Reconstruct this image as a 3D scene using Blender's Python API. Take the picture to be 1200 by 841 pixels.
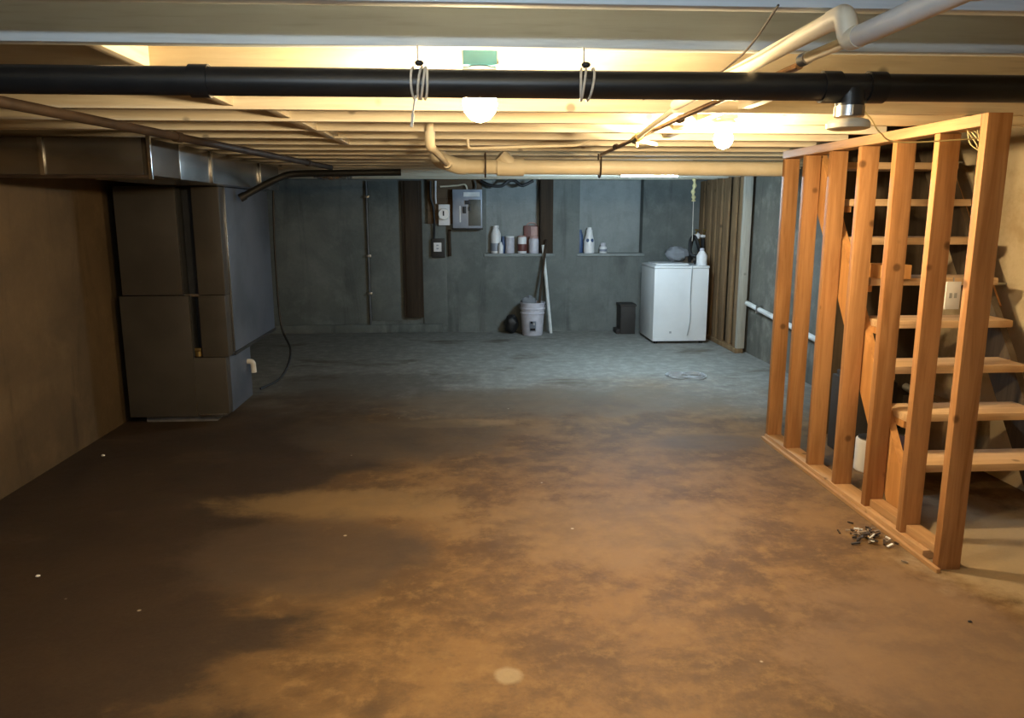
import bpy, bmesh, math, random
from mathutils import Vector, Matrix
random.seed(7)
S = bpy.context.scene
COL = S.collection
for o in list(bpy.data.objects):
    bpy.data.objects.remove(o)

# ------------------------------------------------------------------ camera
FPX, W, HH = 900.0, 1200.0, 841.0
cam_d = bpy.data.cameras.new('camera')
cam_d.sensor_fit = 'HORIZONTAL'; cam_d.sensor_width = 36.0
cam_d.lens = FPX / W * 36.0
cam_d.clip_start = 0.02
cam = bpy.data.objects.new('camera', cam_d); COL.objects.link(cam)
cam.location = (0, 0, 1.55)
cam.rotation_euler = (math.radians(90 - 10.85), 0, math.radians(-3.435))
S.camera = cam

# ------------------------------------------------------------------ world, light levels, exposure
wd = bpy.data.worlds.new('world'); S.world = wd; wd.use_nodes = True
wd.node_tree.nodes['Background'].inputs[0].default_value = (0.55, 0.62, 0.75, 1)
wd.node_tree.nodes['Background'].inputs[1].default_value = 0.02
WARM = (1.0, 0.75, 0.42)
COOL = (0.60, 0.83, 1.0)
BULB_NEAR, BULB_FAR, TUBE_BACK, TUBE_REAR_FILL = 860.0, 1300.0, 900.0, 100.0
S.view_settings.view_transform = 'Standard'
S.view_settings.look = 'None'
S.view_settings.gamma = 1.0
S.view_settings.use_curve_mapping = False
S.view_settings.exposure = 0.35

# ------------------------------------------------------------------ materials
MATS = {}
def base_mat(name):
    m = bpy.data.materials.new(name); m.use_nodes = True
    nt = m.node_tree; b = nt.nodes['Principled BSDF']
    return m, nt, b
def mix(nt, fac, a, b):
    n = nt.nodes.new('ShaderNodeMix'); n.data_type = 'RGBA'
    for sock, v in ((n.inputs[0], fac), (n.inputs[6], a), (n.inputs[7], b)):
        if hasattr(v, 'is_output'): nt.links.new(v, sock)
        elif isinstance(v, (int, float)): sock.default_value = v
        else: sock.default_value = (*v, 1)
    return n.outputs[2]
def noise(nt, vec, scale, detail=5, rough=0.55, dist=0.0):
    n = nt.nodes.new('ShaderNodeTexNoise')
    n.inputs['Scale'].default_value = scale; n.inputs['Detail'].default_value = detail
    n.inputs['Roughness'].default_value = rough; n.inputs['Distortion'].default_value = dist
    if vec is not None: nt.links.new(vec, n.inputs['Vector'])
    return n.outputs['Fac']
def ramp(nt, fac, lo, hi):
    n = nt.nodes.new('ShaderNodeMapRange'); n.interpolation_type = 'SMOOTHSTEP'
    nt.links.new(fac, n.inputs[0]); n.inputs[1].default_value = lo; n.inputs[2].default_value = hi
    return n.outputs[0]
def math_n(nt, op, a, b=0.0):
    n = nt.nodes.new('ShaderNodeMath'); n.operation = op
    for s, v in ((n.inputs[0], a), (n.inputs[1], b)):
        if hasattr(v, 'is_output'): nt.links.new(v, s)
        else: s.default_value = v
    return n.outputs[0]
def bump(nt, b, h, strength=0.3, dist=0.01):
    n = nt.nodes.new('ShaderNodeBump'); n.inputs['Strength'].default_value = strength
    n.inputs['Distance'].default_value = dist
    nt.links.new(h, n.inputs['Height']); nt.links.new(n.outputs[0], b.inputs['Normal'])
def objvec(nt, scale=(1, 1, 1), rnd=True):
    tc = nt.nodes.new('ShaderNodeTexCoord'); mp = nt.nodes.new('ShaderNodeMapping')
    mp.inputs['Scale'].default_value = scale
    v = tc.outputs['Object']
    if rnd:
        oi = nt.nodes.new('ShaderNodeObjectInfo'); va = nt.nodes.new('ShaderNodeVectorMath'); va.operation = 'MULTIPLY_ADD'
        cb = nt.nodes.new('ShaderNodeCombineXYZ')
        for i in range(3): nt.links.new(oi.outputs['Random'], cb.inputs[i])
        nt.links.new(cb.outputs[0], va.inputs[0]); va.inputs[1].default_value = (9.1, 7.3, 5.7)
        nt.links.new(v, va.inputs[2]); v = va.outputs[0]
    nt.links.new(v, mp.inputs['Vector'])
    return mp.outputs[0]
def plain(name, col, rough=0.6, metal=0.0, col2=None, scale=8, bumps=0.0, spec=0.5):
    m, nt, b = base_mat(name)
    b.inputs['Roughness'].default_value = rough; b.inputs['Metallic'].default_value = metal
    b.inputs['Specular IOR Level'].default_value = spec
    v = objvec(nt)
    nz = noise(nt, v, scale)
    if col2 is None: col2 = tuple(c * 0.8 for c in col)
    nt.links.new(mix(nt, ramp(nt, nz, 0.35, 0.68), col, col2), b.inputs['Base Color'])
    if bumps: bump(nt, b, noise(nt, v, scale * 4), bumps, 0.004)
    MATS[name] = m; return m
def wood(name, c1, c2, axis, rough=0.7, knots=True, dirt=None):
    m, nt, b = base_mat(name)
    sc = [11, 11, 11]; sc['xyz'.index(axis)] = 0.7
    v = objvec(nt, sc)
    g = noise(nt, v, 1.6, 6, 0.6, 0.6)
    g2 = noise(nt, v, 7.0, 3, 0.5)
    c = mix(nt, ramp(nt, g, 0.3, 0.7), c1, c2)
    c = mix(nt, math_n(nt, 'MULTIPLY', ramp(nt, g2, 0.5, 0.8), 0.35), c, tuple(k * 0.55 for k in c2))
    v2 = objvec(nt, (1, 1, 1))
    if knots:
        vo = nt.nodes.new('ShaderNodeTexVoronoi'); vo.inputs['Scale'].default_value = 4.5
        nt.links.new(v2, vo.inputs['Vector'])
        k = ramp(nt, vo.outputs['Distance'], 0.12, 0.05)
        c = mix(nt, math_n(nt, 'MULTIPLY', k, 0.75), c, tuple(q * 0.3 for q in c2))
    if dirt:
        c = mix(nt, math_n(nt, 'MULTIPLY', ramp(nt, noise(nt, v2, 2.2), 0.45, 0.75), 0.7), c, dirt)
    nt.links.new(c, b.inputs['Base Color']); b.inputs['Roughness'].default_value = rough
    b.inputs['Specular IOR Level'].default_value = 0.25
    bump(nt, b, g2, 0.15, 0.003)
    MATS[name] = m; return m
def glow(name, col, strength):
    m, nt, b = base_mat(name)
    b.inputs['Base Color'].default_value = (*[0.8 * c for c in col], 1)
    b.inputs['Emission Color'].default_value = (*col, 1); b.inputs['Emission Strength'].default_value = strength
    MATS[name] = m; return m
def concrete(name, ca, cb, cc, dark, scale=1.0, rough=0.85, streak=True, paint=None):
    m, nt, b = base_mat(name)
    v = objvec(nt, (1, 1, 1), False)
    n1 = noise(nt, v, 0.9 * scale, 7, 0.6, 0.4); n2 = noise(nt, v, 4.0 * scale, 8, 0.65); n3 = noise(nt, v, 30 * scale, 4, 0.7)
    c = mix(nt, ramp(nt, n1, 0.35, 0.65), ca, cb)
    c = mix(nt, math_n(nt, 'MULTIPLY', ramp(nt, n2, 0.45, 0.72), 0.6), c, cc)
    if streak:
        vs = objvec(nt, (3.5, 3.5, 0.5), False)
        c = mix(nt, math_n(nt, 'MULTIPLY', ramp(nt, noise(nt, vs, 1.0, 6, 0.65, 0.8), 0.5, 0.75), 0.6), c, dark)
    c = mix(nt, math_n(nt, 'MULTIPLY', n3, 0.3), c, dark)
    if paint:
        # brighter tan stretch, bulb light put into its colour, ragged edge at y = paint[0]
        sep = nt.nodes.new('ShaderNodeSeparateXYZ'); nt.links.new(v, sep.inputs[0])
        k = ramp(nt, math_n(nt, 'ADD', sep.outputs[1], math_n(nt, 'MULTIPLY', n2, 0.3)), paint[0] + 0.1, paint[0])
        c = mix(nt, k, c, mix(nt, ramp(nt, n2, 0.4, 0.7), paint[1], paint[2]))
    nt.links.new(c, b.inputs['Base Color']); b.inputs['Roughness'].default_value = rough
    b.inputs['Specular IOR Level'].default_value = 0.25
    bump(nt, b, math_n(nt, 'ADD', n2, math_n(nt, 'MULTIPLY', n3, 0.35)), 0.35, 0.02)
    MATS[name] = m; return m
def floor_mat():
    m, nt, b = base_mat('floor_concrete')
    v = objvec(nt, (1, 1, 1), False)
    big = noise(nt, v, 0.55, 6, 0.6, 0.3); mid = noise(nt, v, 2.3, 9, 0.7, 0.15)
    fine = noise(nt, v, 9, 8, 0.7); grit = noise(nt, v, 60, 3, 0.7)
    vs = objvec(nt, (0.75, 1.35, 1), False); sm = noise(nt, vs, 1.25, 8, 0.64, 0.25)
    sep = nt.nodes.new('ShaderNodeSeparateXYZ'); nt.links.new(v, sep.inputs[0])
    X, Y = sep.outputs[0], sep.outputs[1]
    c = mix(nt, ramp(nt, mid, 0.38, 0.63), (0.205, 0.115, 0.038), (0.09, 0.047, 0.014))
    c = mix(nt, math_n(nt, 'MULTIPLY', ramp(nt, fine, 0.48, 0.68), 0.5), c, (0.28, 0.172, 0.064))
    c = mix(nt, math_n(nt, 'MULTIPLY', ramp(nt, fine, 0.46, 0.32), 0.35), c, (0.07, 0.038, 0.014))
    # greyer, lighter slab by the laundry end
    back = ramp(nt, math_n(nt, 'ADD', Y, math_n(nt, 'MULTIPLY', math_n(nt, 'SUBTRACT', big, 0.5), 4.0)), 5.4, 7.2)
    c = mix(nt, back, c, mix(nt, ramp(nt, fine, 0.4, 0.7), (0.20, 0.20, 0.185), (0.33, 0.33, 0.30)))
    # much darker area along the furnace wall, ragged edge, and separate dark patches
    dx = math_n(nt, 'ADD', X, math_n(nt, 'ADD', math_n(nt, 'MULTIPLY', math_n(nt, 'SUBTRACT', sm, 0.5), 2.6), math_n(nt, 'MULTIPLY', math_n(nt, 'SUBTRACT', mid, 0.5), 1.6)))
    dark_left = ramp(nt, dx, -0.35, -1.05)
    dark_left = math_n(nt, 'MULTIPLY', dark_left, math_n(nt, 'SUBTRACT', 1.0, math_n(nt, 'MULTIPLY', back, 0.8)))
    c = mix(nt, math_n(nt, 'MULTIPLY', dark_left, 0.92), c, (0.018, 0.010, 0.005))
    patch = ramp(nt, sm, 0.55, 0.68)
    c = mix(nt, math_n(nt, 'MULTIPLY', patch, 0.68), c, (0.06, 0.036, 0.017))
    def blot(cx, cy, rx, ry, amt, col):
        a = math_n(nt, 'DIVIDE', math_n(nt, 'SUBTRACT', X, cx), rx); d = math_n(nt, 'DIVIDE', math_n(nt, 'SUBTRACT', Y, cy), ry)
        r = math_n(nt, 'SQRT', math_n(nt, 'ADD', math_n(nt, 'MULTIPLY', a, a), math_n(nt, 'MULTIPLY', d, d)))
        r = math_n(nt, 'ADD', r, math_n(nt, 'MULTIPLY', math_n(nt, 'SUBTRACT', mid, 0.5), 1.5))
        return mix(nt, math_n(nt, 'MULTIPLY', ramp(nt, r, 1.1, 0.6), amt), c, col)
    c = blot(-0.62, 3.98, 0.75, 0.28, 0.7, (0.25, 0.158, 0.065))
    c = blot(-0.05, 5.55, 0.45, 0.14, 0.6, (0.36, 0.24, 0.12))
    c = blot(0.7, 3.6, 0.8, 0.5, 0.45, (0.245, 0.158, 0.072))
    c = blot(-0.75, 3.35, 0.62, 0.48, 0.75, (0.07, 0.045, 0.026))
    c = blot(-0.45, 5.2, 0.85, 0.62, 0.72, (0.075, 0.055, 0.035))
    c = blot(1.65, 4.95, 0.42, 0.22, 0.7, (0.085, 0.06, 0.04))
    c = blot(0.7, 6.2, 1.9, 0.55, 0.6, (0.12, 0.095, 0.07))
    c = blot(-0.9, 6.9, 1.0, 0.6, 0.55, (0.07, 0.06, 0.05))
    c = blot(1.75, 2.3, 0.7, 0.8, 0.55, (0.175, 0.112, 0.072))
    c = blot(2.6, 3.2, 0.6, 0.8, 0.75, (0.42, 0.34, 0.23))
    c = blot(0.13, 2.36, 0.05, 0.05, 0.5, (0.42, 0.36, 0.24))
    c = mix(nt, math_n(nt, 'MULTIPLY', grit, 0.25), c, (0.10, 0.07, 0.05))
    sp = nt.nodes.new('ShaderNodeTexVoronoi'); sp.inputs['Scale'].default_value = 2.6; nt.links.new(v, sp.inputs['Vector'])
    c = mix(nt, math_n(nt, 'MULTIPLY', ramp(nt, sp.outputs['Distance'], 0.028, 0.015), 0.6), c, (0.6, 0.55, 0.42))
    nt.links.new(c, b.inputs['Base Color'])
    rr = nt.nodes.new('ShaderNodeMapRange'); nt.links.new(fine, rr.inputs[0]); rr.inputs[3].default_value = 0.58; rr.inputs[4].default_value = 0.8
    nt.links.new(rr.outputs[0], b.inputs['Roughness']); b.inputs['Specular IOR Level'].default_value = 0.35
    bump(nt, b, math_n(nt, 'ADD', mid, math_n(nt, 'MULTIPLY', fine, 0.3)), 0.22, 0.02)
    MATS['floor'] = m; return m
floor_mat()
concrete('far_wall', (0.12, 0.135, 0.13), (0.19, 0.205, 0.195), (0.23, 0.245, 0.235), (0.035, 0.04, 0.036), 1.0)
concrete('infill', (0.25, 0.275, 0.275), (0.32, 0.345, 0.345), (0.20, 0.22, 0.215), (0.10, 0.11, 0.105), 1.3)
concrete('left_wall', (0.13, 0.085, 0.042), (0.085, 0.056, 0.028), (0.165, 0.108, 0.052), (0.035, 0.022, 0.011), 0.8)
concrete('right_wall', (0.20, 0.19, 0.16), (0.13, 0.125, 0.105), (0.34, 0.32, 0.27), (0.045, 0.043, 0.036), 1.0, paint=(5.2, (0.60, 0.49, 0.32), (0.45, 0.34, 0.20)))
wood('joist', (0.80, 0.74, 0.60), (0.68, 0.59, 0.44), 'x', 0.75, True)
wood('joist_cool_lit', (0.66, 0.74, 0.80), (0.56, 0.62, 0.67), 'x', 0.75, False)  # grey-blue puts cool light from behind the viewer into the front joists' colour
wood('joist_y', (0.80, 0.74, 0.60), (0.64, 0.55, 0.40), 'y', 0.75, False)
wood('subfloor', (0.55, 0.45, 0.3), (0.45, 0.36, 0.24), 'y', 0.8, False)
wood('stud', (0.45, 0.235, 0.10), (0.28, 0.128, 0.046), 'z', 0.62)
wood('plate', (0.50, 0.31, 0.16), (0.37, 0.21, 0.10), 'y', 0.7)
wood('tread', (0.64, 0.44, 0.26), (0.50, 0.33, 0.18), 'x', 0.65)
wood('stringer', (0.60, 0.31, 0.115), (0.46, 0.22, 0.075), 'z', 0.65)
wood('old_plank', (0.27, 0.17, 0.085), (0.15, 0.09, 0.045), 'z', 0.8)
wood('grey_plank', (0.42, 0.39, 0.33), (0.32, 0.30, 0.25), 'z', 0.8)
wood('dark_post', (0.055, 0.036, 0.022), (0.03, 0.02, 0.013), 'z', 0.8, False)
wood('backing', (0.15, 0.10, 0.06), (0.10, 0.065, 0.04), 'x', 0.8, False)
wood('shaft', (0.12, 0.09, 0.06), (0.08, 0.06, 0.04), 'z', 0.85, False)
plain('black_abs', (0.012, 0.013, 0.014), 0.38, 0, (0.02, 0.02, 0.021), 6)
plain('black_rubber', (0.01, 0.01, 0.011), 0.55)
plain('cream_pvc', (0.80, 0.72, 0.56), 0.45, 0, (0.72, 0.63, 0.46), 5)
plain('white_pvc', (0.72, 0.72, 0.70), 0.4, 0, (0.6, 0.58, 0.54), 6)
plain('galv', (0.40, 0.39, 0.38), 0.26, 0.95, (0.27, 0.26, 0.25), 3)
plain('cleat', (0.75, 0.74, 0.72), 0.22, 1.0)
plain('duct_paint', (0.075, 0.066, 0.055), 0.5, 0.3, (0.055, 0.048, 0.04), 2.5)
plain('duct_dark', (0.035, 0.036, 0.037), 0.6, 0.2)
plain('plenum', (0.15, 0.175, 0.23), 0.45, 0.25, (0.10, 0.12, 0.16), 2.2)  # bluish tint stands for the cool lamp's light on the furnace side
plain('rust_pipe', (0.055, 0.032, 0.018), 0.6, 0.2, (0.03, 0.018, 0.01), 9)
plain('copper', (0.32, 0.17, 0.08), 0.4, 0.8, (0.18, 0.10, 0.05), 12)
plain('string', (0.72, 0.68, 0.60), 0.9)
plain('yellow_cord', (0.72, 0.62, 0.32), 0.85)
plain('teal_box', (0.02, 0.14, 0.19), 0.5)
plain('porcelain', (0.85, 0.83, 0.78), 0.3)
plain('white_enamel', (0.74, 0.75, 0.76), 0.28, 0, (0.68, 0.69, 0.70), 3)
plain('grey_enamel', (0.38, 0.40, 0.42), 0.4)
plain('conduit_grey', (0.13, 0.14, 0.15), 0.5, 0.4)
plain('panel_grey', (0.30, 0.33, 0.40), 0.42, 0.2, (0.25, 0.28, 0.34), 5)
plain('panel_door', (0.10, 0.105, 0.095), 0.45, 0.2)
plain('white_plastic', (0.78, 0.78, 0.79), 0.4, 0, (0.72, 0.72, 0.74), 10)
plain('blue_plastic', (0.05, 0.09, 0.20), 0.4)
plain('lilac_plastic', (0.56, 0.55, 0.62), 0.4)
plain('dark_red', (0.13, 0.035, 0.03), 0.5)
plain('pink_label', (0.50, 0.32, 0.29), 0.6)
plain('black_print', (0.02, 0.02, 0.025), 0.6)
plain('white_print', (0.8, 0.8, 0.8), 0.6)
plain('red_print', (0.5, 0.06, 0.05), 0.6)
plain('steel', (0.45, 0.45, 0.45), 0.3, 1.0)
plain('brass', (0.55, 0.42, 0.18), 0.35, 1.0)
plain('dark_box', (0.03, 0.026, 0.024), 0.7)
plain('cardboard', (0.38, 0.26, 0.15), 0.8)
plain('foil', (0.75, 0.76, 0.78), 0.25, 1.0, (0.6, 0.6, 0.62), 20, 0.8)
plain('white_board', (0.70, 0.72, 0.72), 0.5)
plain('ash', (0.34, 0.27, 0.20), 0.9, 0, (0.16, 0.12, 0.09), 30)
plain('rag', (0.20, 0.21, 0.23), 0.9)
plain('purple_can', (0.10, 0.06, 0.13), 0.5)
plain('block', (0.25, 0.24, 0.23), 0.9, 0, (0.18, 0.17, 0.16), 12, 0.4)
glow('bulb_near', WARM, BULB_NEAR); glow('bulb_far', WARM, BULB_FAR)
glow('tube_back', COOL, TUBE_BACK); glow('tube_rear_fill', (0.74, 0.88, 1.0), TUBE_REAR_FILL)

# ------------------------------------------------------------------ mesh helpers
class MB:
    def __init__(s): s.bm = bmesh.new()
    def box(s, x0, x1, y0, y1, z0, z1, bev=0.0, M=None):
        r = bmesh.ops.create_cube(s.bm, size=1.0); vs = r['verts']
        for v in vs:
            v.co = Vector(((x0 + x1) / 2 + v.co.x * (x1 - x0), (y0 + y1) / 2 + v.co.y * (y1 - y0), (z0 + z1) / 2 + v.co.z * (z1 - z0)))
        if M is not None:
            for v in vs: v.co = M @ v.co
        if bev:
            es = list({e for v in vs for e in v.link_edges})
            bmesh.ops.bevel(s.bm, geom=es, offset=bev, segments=2, affect='EDGES', profile=0.6)
        return s
    def cyl(s, p, q, r, r2=None, seg=20):
        p, q = Vector(p), Vector(q); d = q - p
        res = bmesh.ops.create_cone(s.bm, cap_ends=True, cap_tris=False, segments=seg, radius1=r, radius2=r if r2 is None else r2, depth=d.length)
        M = Matrix.Translation((p + q) / 2) @ d.to_track_quat('Z', 'Y').to_matrix().to_4x4()
        for v in res['verts']: v.co = M @ v.co
        return s
    def tube(s, pts, r, seg=8):
        pts = [Vector(p) for p in pts]; n = len(pts); rings = []; up = Vector((0.13, 0.31, 0.94)).normalized(); prev = None
        for i, p in enumerate(pts):
            t = (pts[min(i + 1, n - 1)] - pts[max(i - 1, 0)]).normalized()
            if prev is None: a = t.cross(up if abs(t.dot(up)) < 0.9 else Vector((1, 0, 0))).normalized()
            else: a = (prev - t * prev.dot(t)).normalized()
            prev = a; b = t.cross(a)
            rr = r[i] if isinstance(r, (list, tuple)) else r
            rings.append([s.bm.verts.new(p + (a * math.cos(2 * math.pi * k / seg) + b * math.sin(2 * math.pi * k / seg)) * rr) for k in range(seg)])
        for i in range(n - 1):
            for k in range(seg):
                s.bm.faces.new((rings[i][k], rings[i][(k + 1) % seg], rings[i + 1][(k + 1) % seg], rings[i + 1][k]))
        s.bm.faces.new(rings[0][::-1]); s.bm.faces.new(rings[-1])
        return s
    def lathe(s, prof, c=(0, 0, 0), seg=24):
        rings = []
        for r, z in prof:
            rings.append([s.bm.verts.new((c[0] + r * math.cos(2 * math.pi * k / seg), c[1] + r * math.sin(2 * math.pi * k / seg), c[2] + z)) for k in range(seg)])
        for i in range(len(prof) - 1):
            for k in range(seg):
                s.bm.faces.new((rings[i][k], rings[i][(k + 1) % seg], rings[i + 1][(k + 1) % seg], rings[i + 1][k]))
        s.bm.faces.new(rings[0][::-1]); s.bm.faces.new(rings[-1])
        return s
    def prism(s, poly, axis, a, b):
        def P(u, v, w): return {'x': (w, u, v), 'y': (u, w, v), 'z': (u, v, w)}[axis]
        A = [s.bm.verts.new(P(u, v, a)) for u, v in poly]; B = [s.bm.verts.new(P(u, v, b)) for u, v in poly]
        n = len(poly)
        for i in range(n): s.bm.faces.new((A[i], A[(i + 1) % n], B[(i + 1) % n], B[i]))
        s.bm.faces.new(A[::-1]); s.bm.faces.new(B)
        return s
    def sphere(s, c, r, sc=(1, 1, 1), seg=20):
        res = bmesh.ops.create_uvsphere(s.bm, u_segments=seg, v_segments=seg // 2 + 2, radius=r)
        for v in res['verts']: v.co = Vector((c[0] + v.co.x * sc[0], c[1] + v.co.y * sc[1], c[2] + v.co.z * sc[2]))
        return s
    def jitter(s, amt):
        for v in s.bm.verts: v.co += Vector([random.uniform(-amt, amt) for _ in range(3)])
        return s
def wpos(o):
    p = Vector(o.location); q = o.parent
    while q: p += q.location; q = q.parent
    return p
def build(name, mb, mat, parent=None, smooth=True, origin=None, angle=35):
    bm = mb.bm
    bmesh.ops.recalc_face_normals(bm, faces=bm.faces)
    xs = [v.co for v in bm.verts]
    if origin is None:
        origin = Vector(((min(v.x for v in xs) + max(v.x for v in xs)) / 2, (min(v.y for v in xs) + max(v.y for v in xs)) / 2, min(v.z for v in xs)))
    origin = Vector(origin)
    for v in bm.verts: v.co -= origin
    if smooth:
        for f in bm.faces: f.smooth = True
        for e in bm.edges:
            if len(e.link_faces) == 2 and e.calc_face_angle(0) > math.radians(angle): e.smooth = False
    me = bpy.data.meshes.new(name); bm.to_mesh(me); bm.free()
    me.materials.append(MATS[mat])
    o = bpy.data.objects.new(name, me); COL.objects.link(o)
    if parent is not None:
        o.parent = parent; o.location = origin - wpos(parent)
    else: o.location = origin
    return o
def tag(o, label, cat, group=None):
    o['label'] = label; o['category'] = cat
    if group: o['group'] = group
    return o
def thing(name, label, cat, loc, group=None):
    o = bpy.data.objects.new(name, None); COL.objects.link(o); o.location = loc; o.empty_display_size = 0.1
    return tag(o, label, cat, group)
def struct(o, label=None, cat=None):
    o['kind'] = 'structure'
    if label: o['label'] = label
    if cat: o['category'] = cat
    return o
def share(o, loc, parent=None, name=None):
    c = o.copy(); COL.objects.link(c)
    if parent is not None:
        c.parent = parent; c.location = Vector(loc) - wpos(parent)
    else: c.location = loc
    return c
def fillet(pts, rad, n=6):
    pts = [Vector(p) for p in pts]; out = [pts[0]]
    for i in range(1, len(pts) - 1):
        p = pts[i]; a = (pts[i - 1] - p); b = (pts[i + 1] - p); d = min(rad, a.length * 0.49, b.length * 0.49)
        A = p + a.normalized() * d; B = p + b.normalized() * d
        for k in range(n + 1):
            t = k / n; out.append(A * (1 - t) ** 2 + p * 2 * t * (1 - t) + B * t * t)
    out.append(pts[-1]); return out
def spline(pts, n=8):
    pts = [Vector(p) for p in pts]; q = [pts[0]] + pts + [pts[-1]]; out = []
    for i in range(1, len(q) - 2):
        p0, p1, p2, p3 = q[i - 1:i + 3]
        for k in range(n):
            t = k / n
            out.append(0.5 * ((2 * p1) + (p2 - p0) * t + (2 * p0 - 5 * p1 + 4 * p2 - p3) * t * t + (3 * p1 - p0 - 3 * p2 + p3) * t ** 3))
    out.append(pts[-1]); return out

# ------------------------------------------------------------------ the room
XL, XR, YF, YB, ZJ, ZC = -2.56, 3.13, 10.0, -2.6, 1.94, 2.135
fl = build('floor', MB().box(XL - 0.3, XR + 0.3, YB - 0.2, YF + 0.6, -0.2, 0.0), 'floor', smooth=False, origin=(0, 0, 0))
struct(fl, 'stained bare concrete basement floor', 'floor')
wl = build('wall_left', MB().box(XL - 0.2, XL, YB - 0.2, YF + 0.4, 0, 2.3), 'left_wall', smooth=False, origin=(0, 0, 0))
struct(wl, 'dim brown concrete wall beside the furnace', 'wall')
wr = build('wall_right', MB().box(XR, XR + 0.2, YB - 0.2, YF + 0.4, 0, 2.3), 'right_wall', smooth=False, origin=(0, 0, 0))
struct(wr, 'pale whitewashed concrete wall behind the stairs', 'wall')
struct(build('wall_rear', MB().box(XL, XR, YB - 0.2, YB, 0, 2.3), 'left_wall', smooth=False, origin=(0, 0, 0)), 'concrete wall behind the viewer', 'wall')
# far wall with two bricked-up window recesses
N1, N2, NB, ND = (0.27, 1.13), (1.475, 2.30), 1.015, 0.17
m = MB()
m.box(XL, N1[0], YF, YF + 0.4, 0, 2.3)
m.box(N1[1], N2[0], YF, YF + 0.4, 0, 2.3); m.box(N2[1], XR, YF, YF + 0.4, 0, 2.3)
for a, b in (N1, N2):
    m.box(a, b, YF, YF + 0.4, 0, NB); m.box(a, b, YF + ND, YF + 0.4, NB, 2.3)
wf = build('wall_far', m, 'far_wall', smooth=False, origin=(0, 0, 0))
struct(wf, 'grey rendered concrete far wall with two filled-in window recesses', 'wall')
for (a, b) in (N1, N2):
    build('infill', MB().box(a + 0.004, b - 0.004, YF + ND - 0.012, YF + ND, NB + 0.006, 2.1), 'infill', wf, False)
    build('ledge', MB().box(a - 0.03, b + 0.03, YF - 0.025, YF + ND, NB - 0.035, NB + 0.004, 0.008), 'infill', wf)
build('render_panel', MB().box(-0.548, -0.245, YF - 0.02, YF, 0.09, 1.40, 0.004), 'far_wall', wf)
build('render_panel', MB().box(-1.22, -0.80, YF - 0.012, YF, 0.16, 1.93, 0.004), 'far_wall', wf)
build('footing_curb', MB().box(XL, -0.3, YF - 0.05, YF, 0.0, 0.11, 0.015), 'far_wall', wf)
# ceiling: subfloor with a stair opening, joists below it
SX0, SY0, SY1 = 2.165, 3.62, 5.20
m = MB()
m.box(XL, SX0, YB, YF + 0.4, ZC, ZC + 0.03); m.box(SX0, XR, YB, SY0, ZC, ZC + 0.03); m.box(SX0, XR, SY1, YF + 0.4, ZC, ZC + 0.03)
ce = build('ceiling', m, 'subfloor', smooth=False, origin=(0, 0, 0))
struct(ce, 'open ceiling of pale exposed wooden floor joists', 'ceiling')
J0, JS, JT = 1.56, 0.40, 0.04
proto = {}
k = -10
while J0 + JS * k < YF - 0.06:
    y = J0 + JS * k; k += 1
    if y < YB + 0.05: continue
    short = SY0 - 0.05 < y < SY1
    x1 = SX0 - 0.005 if short else XR - 0.01
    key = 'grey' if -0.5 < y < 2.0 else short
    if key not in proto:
        proto[key] = build('joist', MB().box(XL + 0.01, x1, y, y + JT, ZJ, ZC - 0.001, 0.003), 'joist_cool_lit' if key == 'grey' else 'joist', ce, origin=((XL + x1) / 2, y, ZJ))
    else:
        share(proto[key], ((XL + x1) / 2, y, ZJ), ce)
# solid blocking between joists, two rows
pb = None
for bx, ks in ((-0.93, (1, 3)), (-0.90, (2,)), (-0.80, (4, 5)), (-0.72, (6,)), (1.05, (2, 4, 5)), (1.10, (3, 6))):
    for kk in ks:
        y0 = J0 + JS * kk + JT
        if pb is None:
            pb = build('blocking', MB().box(bx, bx + 0.04, y0, y0 + JS - JT, ZJ + 0.012, ZC - 0.002, 0.002), 'joist_y', ce, origin=(bx, y0, ZJ))
        else: share(pb, (bx, y0, ZJ), ce)
for kk in (5, 6, 7): share(pb, (-0.86 + 0.02 * kk, J0 + JS * kk + JT, ZJ - 0.012), ce)
# boarded stair shaft above the opening
m = MB()
m.box(SX0 - 0.03, SX0 - 0.002, SY0, SY1, ZC + 0.03, 3.1); m.box(XR + 0.0, XR + 0.03, SY0, SY1, 2.3, 3.1)
m.box(SX0, XR, SY1, SY1 + 0.03, ZC + 0.03, 3.1); m.box(SX0, XR, SY0 - 0.03, SY0, ZC + 0.03, 3.1); m.box(SX0 - 0.03, XR + 0.03, SY0 - 0.03, SY1 + 0.03, 3.1, 3.13)
struct(build('trim_1', m, 'shaft', smooth=False), 'dark boarding round the stair opening in the ceiling', 'stair shaft')

stw = build('wall_stairback_added', MB().box(2.50, XR, 5.12, 5.16, 0, ZJ + 0.19), 'shaft', smooth=False)  # invented dark backing so the gaps between the treads look dark
struct(stw, 'added dark partition that keeps the gaps between the treads dark', 'wall')
# ------------------------------------------------------------------ stud partition
sw = thing('stud_partition', 'open wooden stud partition of seven uprights in front of the stairs', 'stud wall', (2.107, 4.0, 0))
build('sole_plate', MB().box(2.055, 2.16, 3.14, 5.02, 0, 0.042, 0.003), 'plate', sw)
build('sill_strip', MB().box(2.035, 2.055, 3.0, 5.03, 0, 0.02, 0.002), 'plate', sw)
st_y = [3.03, 3.335, 3.67, 4.0, 4.335, 4.67, 4.975]
m0 = build('stud', MB().box(2.06, 2.156, st_y[1], st_y[1] + 0.04, 0.043, 1.884, 0.003), 'stud', sw)
for y in st_y[2:]: share(m0, (2.108, y + 0.02, 0.043), sw)
build('end_stud', MB().box(2.06, 2.162, st_y[0], st_y[0] + 0.042, 0.0, 1.934, 0.003), 'stud', sw)
build('top_plate', MB().box(2.06, 2.156, st_y[0] + 0.043, 5.02, 1.886, 1.934, 0.003), 'plate', sw)
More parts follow.
